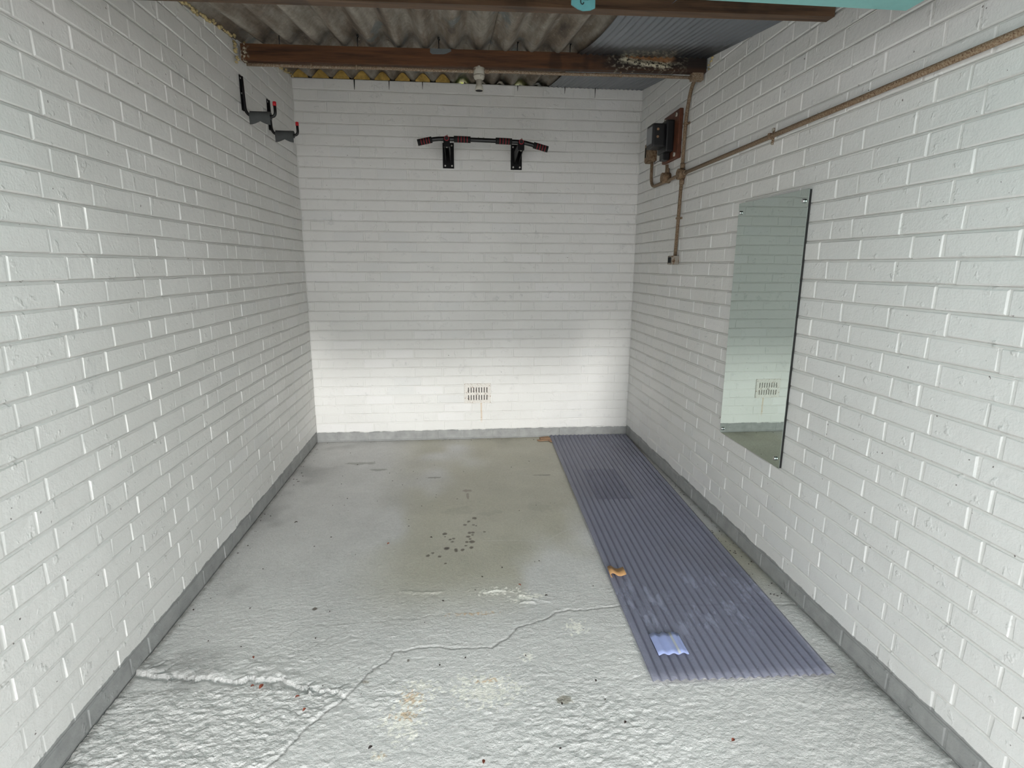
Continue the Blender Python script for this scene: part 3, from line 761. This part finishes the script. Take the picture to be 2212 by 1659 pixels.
# ------------------------------------------------------------------ conduit on the right wall
def bend(pts, r=.05, n=6):
    P = [Vector(p) for p in pts]; o_ = [P[0]]
    for a, b_, c in zip(P[:-2], P[1:-1], P[2:]):
        d1 = (a-b_).normalized(); d2 = (c-b_).normalized(); rr_ = min(r, (a-b_).length*.45, (c-b_).length*.45)
        s0 = b_+d1*rr_; s1 = b_+d2*rr_
        for k in range(n+1):
            t = k/n; o_.append(s0*(1-t)**2 + b_*2*t*(1-t) + s1*t*t)
    o_.append(P[-1]); return o_
XC = 1.262
wc = empty('wall_conduit', (XC, 3.50, 1.96))
bb = B(); bb.tube(bend([(1.190, cy_(1.19), 2.446), (1.236, 3.345, 2.446), (XC, 3.455, 2.43), (XC, 3.500, 2.30), (XC, 3.512, 2.0)], .09, 8), .0105, 12); bb.done('pipe', M_cond, wc)
bb = B(); bb.tube([(XC, 3.507, 1.96), (XC, 3.520, 1.72), (XC, 3.535, 1.465)], .0105, 12); bb.done('pipe', M_cond, wc)
bb = B(); bb.tube([(XC, 3.52, 1.962), (XC, 2.9, 1.966), (XC, 2.3, 1.970), (XC, 1.0, 1.975)], .0105, 12); bb.done('pipe', M_cond, wc)
bb = B(); bb.tube(bend([(XC, 3.52, 1.962), (XC, 3.75, 1.957), (XC, 4.075, 1.955), (XC, 4.075, 2.15)], .10, 8), .0105, 12); bb.done('pipe', M_cond, wc)
bb = B(); bb.tube([(XC, 3.760, 1.97), (XC-.004, 3.765, 2.06)], .0105, 12); bb.done('pipe', M_cond, wc)
bb = B(); bb.tube([(1.277, 3.515, 1.962), (1.238, 3.515, 1.962), (1.236, 3.515, 1.962)], [.033, .033, .030], 20); bb.done('junction_box', M_box, wc)
bb = B(); bb.tube([(1.277, 3.755, 1.975), (1.225, 3.755, 1.975), (1.223, 3.755, 1.975)], [.033, .033, .030], 20); bb.done('junction_box', M_box, wc)
for (y, z, ax) in ((3.507, 2.01, 2), (3.505, 1.915, 2), (3.462, 1.963, 1), (3.565, 1.961, 1), (3.762, 2.022, 2)):
    d = Vector((0, .014, 0)) if ax == 1 else Vector((0, 0, .014))
    bb = B(); bb.tube([Vector((XC, y, z))-d, Vector((XC, y, z))+d], .0145, 12); bb.done('coupling', M_cond, wc)
for (y, z, ax) in ((3.497, 2.250, 2), (2.515, 1.969, 1), (3.523, 1.70, 2)):
    bb = B()
    if ax == 2:
        bb.box(XC-.0125, y-.013, z-.006, XC+.014, y+.013, z+.006, .002); bb.box(1.272, y-.030, z-.006, 1.277, y+.030, z+.006)
    else:
        bb.box(XC-.0125, y-.006, z-.013, XC+.014, y+.006, z+.013, .002); bb.box(1.272, y-.006, z-.034, 1.277, y+.006, z+.034)
    o_ = bb.done('saddle', M_cond, wc)
for (y, z) in ((2.515, 1.942), (2.515, 1.997)):
    bb = B(); bb.tube([(1.274, y, z), (1.268, y, z)], .007, 10); bb.done('screw', M_lamp, wc)
tag(wc, 'rusty conduit on the right wall with round junction boxes, branching beside the meter', 'conduit')
# box where the ceiling conduit turns the corner
bb = B(); bb.box(1.196, 3.283, 2.428, 1.262, 3.323, 2.468, .004, seg=2)
ob = bb.done('elbow_box', M_cond_top, ct)
# socket at the foot of the drop
so = empty('wall_socket', (1.25, 3.535, 1.44))
bb = B(); bb.box(1.228, 3.498, 1.414, 1.2765, 3.572, 1.469, .005, seg=2); bb.done('body', M_socket, so)
bb = B(); bb.box(1.2255, 3.512, 1.424, 1.2285, 3.560, 1.460, .001); bb.done('socket_face', M_dark, so)
tag(so, 'small rusty socket box at the foot of the vertical conduit', 'socket')
# square rusty switch box
jb = empty('switch_box', (1.25, 4.09, 2.2))
bb = B(); bb.box(1.236, 4.020, 2.128, 1.2765, 4.155, 2.262, .006, seg=2); bb.done('body', M_box, jb)
bb = B(); bb.box(1.229, 4.026, 2.134, 1.2365, 4.149, 2.256, .004, seg=2); bb.done('cover', M_box, jb)
bb = B(); bb.box(1.224, 4.118, 2.165, 1.230, 4.128, 2.232, .002); bb.done('slot', M_dark, jb)
tag(jb, 'square rusty steel switch box on the right wall behind the meter', 'switch box')
# meter board
mb = empty('meter_board', (1.265, 3.715, 2.2))
bb = B(); bb.box(1.252, 3.582, 2.072, 1.2765, 3.848, 2.362, .003); bb.done('board', M_board, mb)
for (y, z) in ((3.625, 2.333), (3.815, 2.335), (3.625, 2.098), (3.815, 2.10)):
    bb = B(); bb.tube([(1.253, y, z), (1.245, y, z), (1.243, y, z)], [.013, .013, .010], 14); sn = bb.done('screw_washer', M_lamp, mb)
    bb = B(); bb.box(1.2415, y-.0015, z-.008, 1.2435, y+.0015, z+.008); bb.done('screw_slot', M_dark, sn)
tag(mb, 'red-brown wooden board screwed to the right wall behind the black meter', 'board')
mt = empty('electricity_meter', (1.19, 3.73, 2.2))
bb = B(); bb.box(1.200, 3.650, 2.120, 1.252, 3.805, 2.310, .010, seg=2); bb.done('base', M_bake, mt)
bb = B(); bb.box(1.118, 3.668, 2.150, 1.202, 3.792, 2.292, .012, seg=2); mc = bb.done('cover', M_bake, mt)
bb = B(); bb.box(1.1155, 3.682, 2.172, 1.1195, 3.780, 2.275, .002); bb.done('window', M_window, mc)
for z in (2.255, 2.21):
    bb = B(); bb.tube([(1.150, 3.6675, z), (1.150, 3.6655, z)], .008, 12); bb.done('brass_stud', M_card, mc)
bb = B(); bb.box(1.205, 3.700, 2.078, 1.250, 3.775, 2.125, .006); bb.done('terminal_block', M_bake, mt)
bb = B(); bb.tube([(1.215, 3.745, 2.085), (1.19, 3.76, 2.075), (1.185, 3.80, 2.068), (1.20, 3.84, 2.085), (1.21, 3.86, 2.10)], .0022, 6); bb.done('wire', M_bake, mt)
tag(mt, 'black bakelite meter with a glass window mounted on the red-brown board', 'meter')

# ------------------------------------------------------------------ mirror
mi = empty('wall_mirror', (1.268, 2.47, 1.12))
bb = B(); bb.box(1.2635, 2.188, .529, 1.2655, 2.750, 1.707); bb.done('glass', M_mirror, mi)
bb = B(); bb.box(1.2657, 2.190, .531, 1.2765, 2.748, 1.705); bb.done('backing', M_steelgap, mi)
for (y, z) in ((2.727, 1.662), (2.722, .556), (2.221, .566), (2.215, 1.662)):
    bb = B(); bb.tube([(1.2635, y, z), (1.256, y, z), (1.2545, y, z)], [.0085, .0085, .006], 14); bb.done('mirror_fixing', M_chrome, mi)
tag(mi, 'tall frameless mirror fixed to the right brick wall with four chrome studs', 'mirror')

# ------------------------------------------------------------------ vent
vt = empty('air_vent', (.018, D-.006, .384))
x0, x1, z0, z1 = VENT; yf = D-.011
bb = B(); bb.box(x0+.006, D-.0012, z0+.006, x1-.006, D+.03, z1-.006); bb.done('painted_cavity', M_dark, vt)  # near-black panel stands in for the shade of the wall cavity
sx0, sx1 = x0+.030, x1-.028; rows = ((z0+.024, z0+.067), (z0+.086, z0+.130)); sw = .0066; pit = (sx1-sx0-sw)/7
bb = B()
bb.box(x0, yf, z0, x1, yf+.012, rows[0][0]); bb.box(x0, yf, rows[0][1], x1, yf+.012, rows[1][0]); bb.box(x0, yf, rows[1][1], x1, yf+.012, z1)
for (za, zb_) in rows:
    bb.box(x0, yf, za, sx0, yf+.012, zb_); bb.box(sx1, yf, za, x1, yf+.012, zb_)
bmesh.ops.remove_doubles(bb.bm, verts=bb.bm.verts[:], dist=1e-5)
bb.done('frame', M_vent, vt)
for (za, zb_) in rows:
    for k in range(7):
        bb = B(); bb.box(sx0+k*pit+sw, yf+.0004, za-.0005, sx0+(k+1)*pit, yf+.0116, zb_+.0005); bb.done('slat', M_vent, vt)
bb = B(); bb.tube([(.021, yf-.004, z0+.076), (.021, yf+.001, z0+.076)], .006, 12); bb.done('screw', M_steel, vt)
tag(vt, 'white painted air vent with rust stains low on the back wall', 'vent')

# ------------------------------------------------------------------ pull-up bar
pb = empty('pull_up_bar', (.06, D, 2.2)); YB = 4.0
zb = lambda x: 2.2315 - .011*(x+.2)/.5 if x > -.2 else 2.2315
raw = [(-.383, 2.203), (-.345, 2.2115), (-.305, 2.2205), (-.275, 2.2270), (-.245, 2.2305), (-.20, 2.2320), (-.10, 2.2310), (.05, 2.2290), (.20, 2.2265), (.30, 2.2235), (.345, 2.2185), (.38, 2.2105), (.42, 2.2010), (.46, 2.1910), (.497, 2.182)]
def bar_at(x):
    for (a, za), (b_, zb_) in zip(raw[:-1], raw[1:]):
        if a <= x <= b_: return za+(zb_-za)*(x-a)/(b_-a)
    return raw[-1][1]
bb = B(); bb.tube([(x, YB, z) for x, z in raw], .0145, 16); bb.done('bar', M_black, pb)
def grip(xa, xb, nm):
    n_ = 11; xs_ = np.linspace(xa, xb, n_)
    bb = B(); bb.tube([(x, YB, bar_at(x)) for x in xs_], .0205, 20); g_ = bb.done('grip', M_foamblack, pb)
    for f in (.26, .44, .62, .80):
        x = xa+(xb-xa)*f; e = .0022
        bb = B(); bb.tube([(x-e, YB, bar_at(x-e)), (x+e, YB, bar_at(x+e))], .0211, 20); bb.done('red_ring', M_red, g_)
grip(-.383, -.288, 0); grip(-.142, -.030, 1); grip(.140, .250, 2); grip(.398, .497, 3)
for xc, xp in ((-.190, -.1845), (.3120, .3240)):
    zc = bar_at(xc)
    bb = B(); bb.box(xp-.0415, D-.010, 2.111, xp+.0415, D-.002, 2.289, .001); p_ = bb.done('mounting_plate', M_blackplate, pb)
    for (dx, z) in ((-.026, 2.270), (.026, 2.270), (-.024, 2.128), (.026, 2.128)):
        bb = B(); bb.tube([(xp+dx, D-.010, z), (xp+dx, D-.017, z)], .0065, 6); bb.done('bolt', M_steel, p_)
    bb = B(); bb.box(xc-.0215, YB-.018, zc-.052, xc+.0215, YB+.020, zc+.006, .002); bb.done('clamp', M_blackplate, pb)
    bb = B(); bb.prism([(xc-.018, YB+.015, zc-.008), (xc-.018, YB+.015, zc-.048), (xp-.018, D-.01, 2.150), (xp-.018, D-.01, 2.236)], (.005, 0, 0)); bb.done('arm_plate', M_blackplate, pb)
    bb = B(); bb.prism([(xc+.013, YB+.015, zc-.008), (xc+.013, YB+.015, zc-.048), (xp+.013, D-.01, 2.150), (xp+.013, D-.01, 2.236)], (.005, 0, 0)); bb.done('arm_plate', M_blackplate, pb)
    bb = B(); bb.tube([(xc, YB-.014, zc), (xc, YB-.021, zc)], .0165, 24); ec = bb.done('end_cap', M_red, pb)
    bb = B(); bb.tube([(xc, YB-.0205, zc), (xc, YB-.0225, zc)], .0125, 24); bb.done('cap_centre', M_black, ec)
    bb = B(); bb.tube([(xc+.004, YB, zc+.012), (xc+.004, YB, zc+.026)], .004, 8); bb.done('bolt', M_steel, pb)
    bb = B(); bb.tube([(xc, YB-.005, zc-.050), (xc, YB-.005, zc-.057)], .005, 8); bb.done('bolt', M_steel, pb)
for x in (.024, .058):
    bb = B(); bb.tube([(x, YB, bar_at(x)+.012), (x, YB, bar_at(x)+.019)], .004, 8); bb.done('bolt', M_steel, pb)
tag(pb, 'black pull-up bar with red-ringed grips on two plates, high on the back wall', 'exercise bar')

# ------------------------------------------------------------------ storage hooks on the left wall
def hook(y, label, dz=0):
    t = empty('storage_hook', (-XW, y, 2.3))
    bb = B(); bb.box(-1.2765, y-.013, 2.215+dz, -1.2725, y+.013, 2.392+dz, .001); bb.done('wall_plate', M_blackplate, t)
    pth = [(-1.268, y, 2.385+dz), (-1.266, y, 2.30+dz)] + bend([(-1.266, y, 2.29+dz), (-1.262, y, 2.190+dz), (-1.16, y, 2.188+dz)], .045, 8)[1:]
    pth += bend([(-1.16, y, 2.188+dz), (-1.107, y, 2.190+dz), (-1.107, y, 2.262+dz)], .032, 8)[1:]
    pth[-1] = Vector((-1.108, y, 2.248+dz))
    bb = B(); bb.tube(pth, .0082, 12); bb.done('rod', M_black, t)
    bb = B(); bb.tube([(-1.108, y, 2.244+dz), (-1.108, y, 2.264+dz), (-1.108, y, 2.266+dz)], [.0096, .0096, .008], 14); bb.done('end_cap', M_redcap, t)
    # split foam sleeve: open C section with a wavy lower lip
    nx, na = 17, 18; V_ = []
    for layer in (0, 1):
        for i in range(nx):
            x = -1.239 + .108*i/(nx-1)
            for k in range(na):
                a = math.radians(-60 + 235*k/(na-1)); r = .0235-.005*layer
                yy = y + math.cos(a)*r; zz = 2.193+dz + math.sin(a)*r*.9
                if k >= na-5:
                    q = (k-(na-5))/4; lip = .018 + .010*abs(math.cos(math.pi*i/(nx-1)))
                    yy = y - r*1.0 + q*.004; zz = 2.193+dz - q*lip*1.75
                V_.append((x, yy, zz))
    F_ = []; L0 = nx*na
    for i in range(nx-1):
        for k in range(na-1):
            a = i*na+k; F_.append((a, a+1, a+1+na, a+na)); F_.append((L0+a, L0+a+na, L0+a+1+na, L0+a+1))
    for i in range(nx-1):
        for k in (0, na-1):
            a = i*na+k; F_.append((a, a+na, L0+a+na, L0+a))
    for k in range(na-1):
        for i in (0, nx-1):
            a = i*na+k; F_.append((a, a+1, L0+a+1, L0+a))
    me_ = mk_mesh('foam_sleeve', V_, F_, M_greyfoam); me_.shade_smooth()
    link('foam_sleeve', me_, t)
    for z in (2.375, 2.30):
        bb = B(); bb.tube([(-1.2725, y-.008, z+dz), (-1.269, y-.008, z+dz)], .005, 8); bb.done('screw', M_steel, t)
    tag(t, label, 'hook', 'black storage hooks on the left wall')
hook(3.37, 'black wall hook with grey foam sleeve and red tip, nearer the beam end')
hook(3.81, 'black wall hook with grey foam sleeve and red tip, nearer the back corner')

# ------------------------------------------------------------------ plastic sheets on the floor
def floor_sheet(name, p0, ang, wd, ln, z0, pitch, amp, mat, ncol, nrow, th=.0012, wob=.0, skew=0):
    nx = int(wd/pitch*ncol)+2
    U_, V_ = np.meshgrid(np.linspace(0, wd, nx), np.linspace(0, ln, nrow))
    ca, sa = math.cos(ang), math.sin(ang)
    Xs = p0[0] + U_*ca - (V_)*sa; Ys = p0[1] + U_*sa + V_*ca
    Zs = z0 + amp*(1-np.cos(2*np.pi*U_/pitch)) + wob*(vnoise(Xs, Ys, .5, 91)-.3)
    tr_ = (.5+.5*np.cos(2*np.pi*(U_/pitch+.06)))**5  # mask for dark trough lines, painted in place of the sheet's refraction
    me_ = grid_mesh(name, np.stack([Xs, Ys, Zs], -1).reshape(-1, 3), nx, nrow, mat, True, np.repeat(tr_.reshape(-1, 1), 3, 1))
    o_ = link(name, me_)
    md = o_.modifiers.new('thickness', 'SOLIDIFY'); md.thickness = th; md.offset = 1
    return o_
ANG = -math.radians(2.25)
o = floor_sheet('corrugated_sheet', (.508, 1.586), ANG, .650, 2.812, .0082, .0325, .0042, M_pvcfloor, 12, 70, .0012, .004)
tag(o, 'long grey-blue corrugated clear plastic sheet lying along the right side of the floor', 'plastic sheet')
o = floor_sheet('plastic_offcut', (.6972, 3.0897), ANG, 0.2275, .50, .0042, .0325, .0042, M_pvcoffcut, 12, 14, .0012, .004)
tag(o, 'square corrugated plastic offcut showing darker beneath the long floor sheet', 'plastic sheet')
o = floor_sheet('plastic_offcut', (.571, 1.702), ANG+math.radians(.5), .113, .118, .0172, .0365, .0036, M_offcut, 12, 6, .0012, .0)
tag(o, 'small lavender corrugated plastic offcut resting on the near end of the long sheet', 'plastic sheet')
tp = floor_sheet('tape_strip', (.571+.076, 1.702), ANG+math.radians(.5), .008, .118, .0136, .0365, .0036, M_tape, 24, 6, .0006)
# follow the wave of the offcut under the strip
me_ = tp.data
for v in me_.vertices:
    u_ = (v.co.x-.571)*math.cos(ANG)+(v.co.y-1.702)*math.sin(ANG); v.co.z = .0188+.0036*(1-math.cos(2*math.pi*u_/.0365))
tp.parent = o; tp['label'] = 'grey strip along one ridge'

# folded paper strip curling over the sheet edge
prof = [(.549, .016), (.542, .022), (.539, .030), (.541, .037), (.548, .040), (.557, .038), (.566, .031), (.576, .025), (.588, .024), (.600, .028), (.612, .033)]
V_ = []; F_ = []
for (x, z) in prof:
    for yv in (2.222, 2.285): V_.append((x-.004+.003*(yv > 2.25), yv-.05*(x-.54), z))
for i in range(len(prof)-1): F_.append((2*i, 2*i+1, 2*i+3, 2*i+2))
me_ = mk_mesh('paper_strip', V_, F_, M_paper); o = link('paper_strip', me_); me_.shade_smooth()
md = o.modifiers.new('thickness', 'SOLIDIFY'); md.thickness = .0015; md.offset = 0
tag(o, 'curled tan cardboard strip on the left edge of the floor sheet', 'cardboard')
# torn cardboard under the far corner of the sheet
def shard(pts, z, th, name, label, mat=M_card):
    bb = B(); bb.prism([(x, y, z + (dz if len(q) > 2 else 0)) for q in pts for x, y, dz in [(q[0], q[1], q[2] if len(q) > 2 else 0)]], (0, 0, th))
    cx_ = sum(q[0] for q in pts)/len(pts); cy2 = sum(q[1] for q in pts)/len(pts)
    tag(bb.done(name, mat, None, (cx_, cy2, z)), label, 'cardboard')
shard([(.498, 4.315), (.612, 4.322), (.618, 4.300), (.520, 4.285), (.506, 4.288)], .001, .006, 'torn_cardboard', 'narrow torn brown cardboard piece at the far left corner of the floor sheet')
shard([(.525, 4.362), (.560, 4.375), (.606, 4.385), (.612, 4.325), (.530, 4.326)], .001, .010, 'torn_cardboard', 'ragged brown cardboard piece against the back wall beside the floor sheet')
shard([(.585, 4.30), (.611, 4.305), (.613, 4.245), (.600, 4.262)], .001, .008, 'torn_cardboard', 'small triangular brown cardboard scrap tucked by the sheet edge')

# ------------------------------------------------------------------ leaves and grit on the floor
def leaf(x, y, L, Wd, rot, mat, label):
    Vx = []; n_ = 8
    for i in range(n_+1):
        t = i/n_; wv = Wd*math.sin(math.pi*min(1, t*1.02))**.7 if 0 < t < 1 else 0
        for s_ in (-1, 0, 1): Vx.append((L*(t-.5), s_*wv/2, .004+.003*abs(s_)+.003*math.sin(t*math.pi)))
    Fx = []
    for i in range(n_):
        for s_ in (0, 1): a = 3*i+s_; Fx.append((a, a+1, a+4, a+3))
    me_ = mk_mesh('dry_leaf', Vx, Fx, mat); o_ = link('dry_leaf', me_, None, (x, y, .0075)); o_.rotation_euler = (.12, -.1, rot)
    md_ = o_.modifiers.new('thickness', 'SOLIDIFY'); md_.thickness = .0008
    tag(o_, label, 'leaf', 'dry leaves on the floor')
    return o_
for (x, y, L, Wd, r_, m_, lb) in (
    (-.814, 1.684, .020, .013, 1.2, M_leaf, 'largest red-brown dry leaf below the broken ridge at lower left'),
    (-.844, 1.690, .010, .007, .3, M_leaf, 'tiny red-brown leaf left of the largest leaf at lower left'),
    (-.681, 1.627, .013, .007, .2, M_leaf, 'small red-brown leaf right of the largest one, under the broken ridge'),
    (-.644, 1.569, .012, .008, 1.0, M_leaf, 'small red leaf lying left of the long diagonal crack'),
    (-.892, 1.833, .010, .007, 2.2, M_leaf, 'small brown leaf above the broken ridge, nearest the left wall'),
    (-.085, 1.326, .012, .008, 1.5, M_leaf, 'small orange-brown leaf at the bottom centre of the floor'),
    (.361, 1.425, .010, .007, .8, M_leafdark, 'small dark leaf on the pale floor below the near end of the long sheet'),
    (.664, 1.330, .012, .009, .5, M_leaf, 'small red-brown leaf in the bottom right corner of the floor'),
    (-.413, 1.405, .013, .008, .6, M_leafdark, 'black speck of leaf right of the long diagonal crack, near the bottom'),
    (.118, 2.209, .013, .006, 2.4, M_leaf, 'brown leaf fragment above the long crack in mid floor'),
    (.224, 2.118, .011, .006, .1, M_leafdark, 'dark leaf fragment just above the long crack, near the sheet'),
    (-.291, 2.687, .013, .008, -.5, M_leafdark, 'black seed-like leaf left of the brown oil spots'),
    (-.506, 2.642, .014, .008, .9, M_leaf, 'small orange leaf left of the oil spots, on open floor'),
    (-1.039, 2.929, .018, .009, .2, M_leafdark, 'small dark leaf near the left wall, mid floor')):
    leaf(x, y, L, Wd, r_, m_, lb)
rg = random.Random(12); bm = bmesh.new()
for k in range(260):
    if k < 110: x, y = rg.uniform(1.18, 1.265), rg.uniform(2.0, 4.3)
    elif k < 150: x, y = rg.uniform(-1.26, -1.19), rg.uniform(1.9, 4.35)
    elif k < 175: x, y = rg.uniform(-1.2, .5), rg.uniform(4.33, 4.40)
    else: x, y = rg.uniform(-1.1, .48), rg.uniform(1.25, 4.2)
    s_ = rg.uniform(.0012, .0034)
    bmesh.ops.create_icosphere(bm, subdivisions=1, radius=s_, matrix=Matrix.Translation((x, y, .0015+s_*.3)) @ Matrix.Rotation(rg.uniform(0, 3), 4, 'Z') @ Matrix.Diagonal((rg.uniform(.8, 2.2), 1, .6, 1)))
me = bpy.data.meshes.new('floor_grit'); bm.to_mesh(me); bm.free(); me.materials.append(M_leafdark)
tag(link('floor_grit', me), 'scattered dark grit and crumbs across the painted floor', 'grit', kind='stuff')
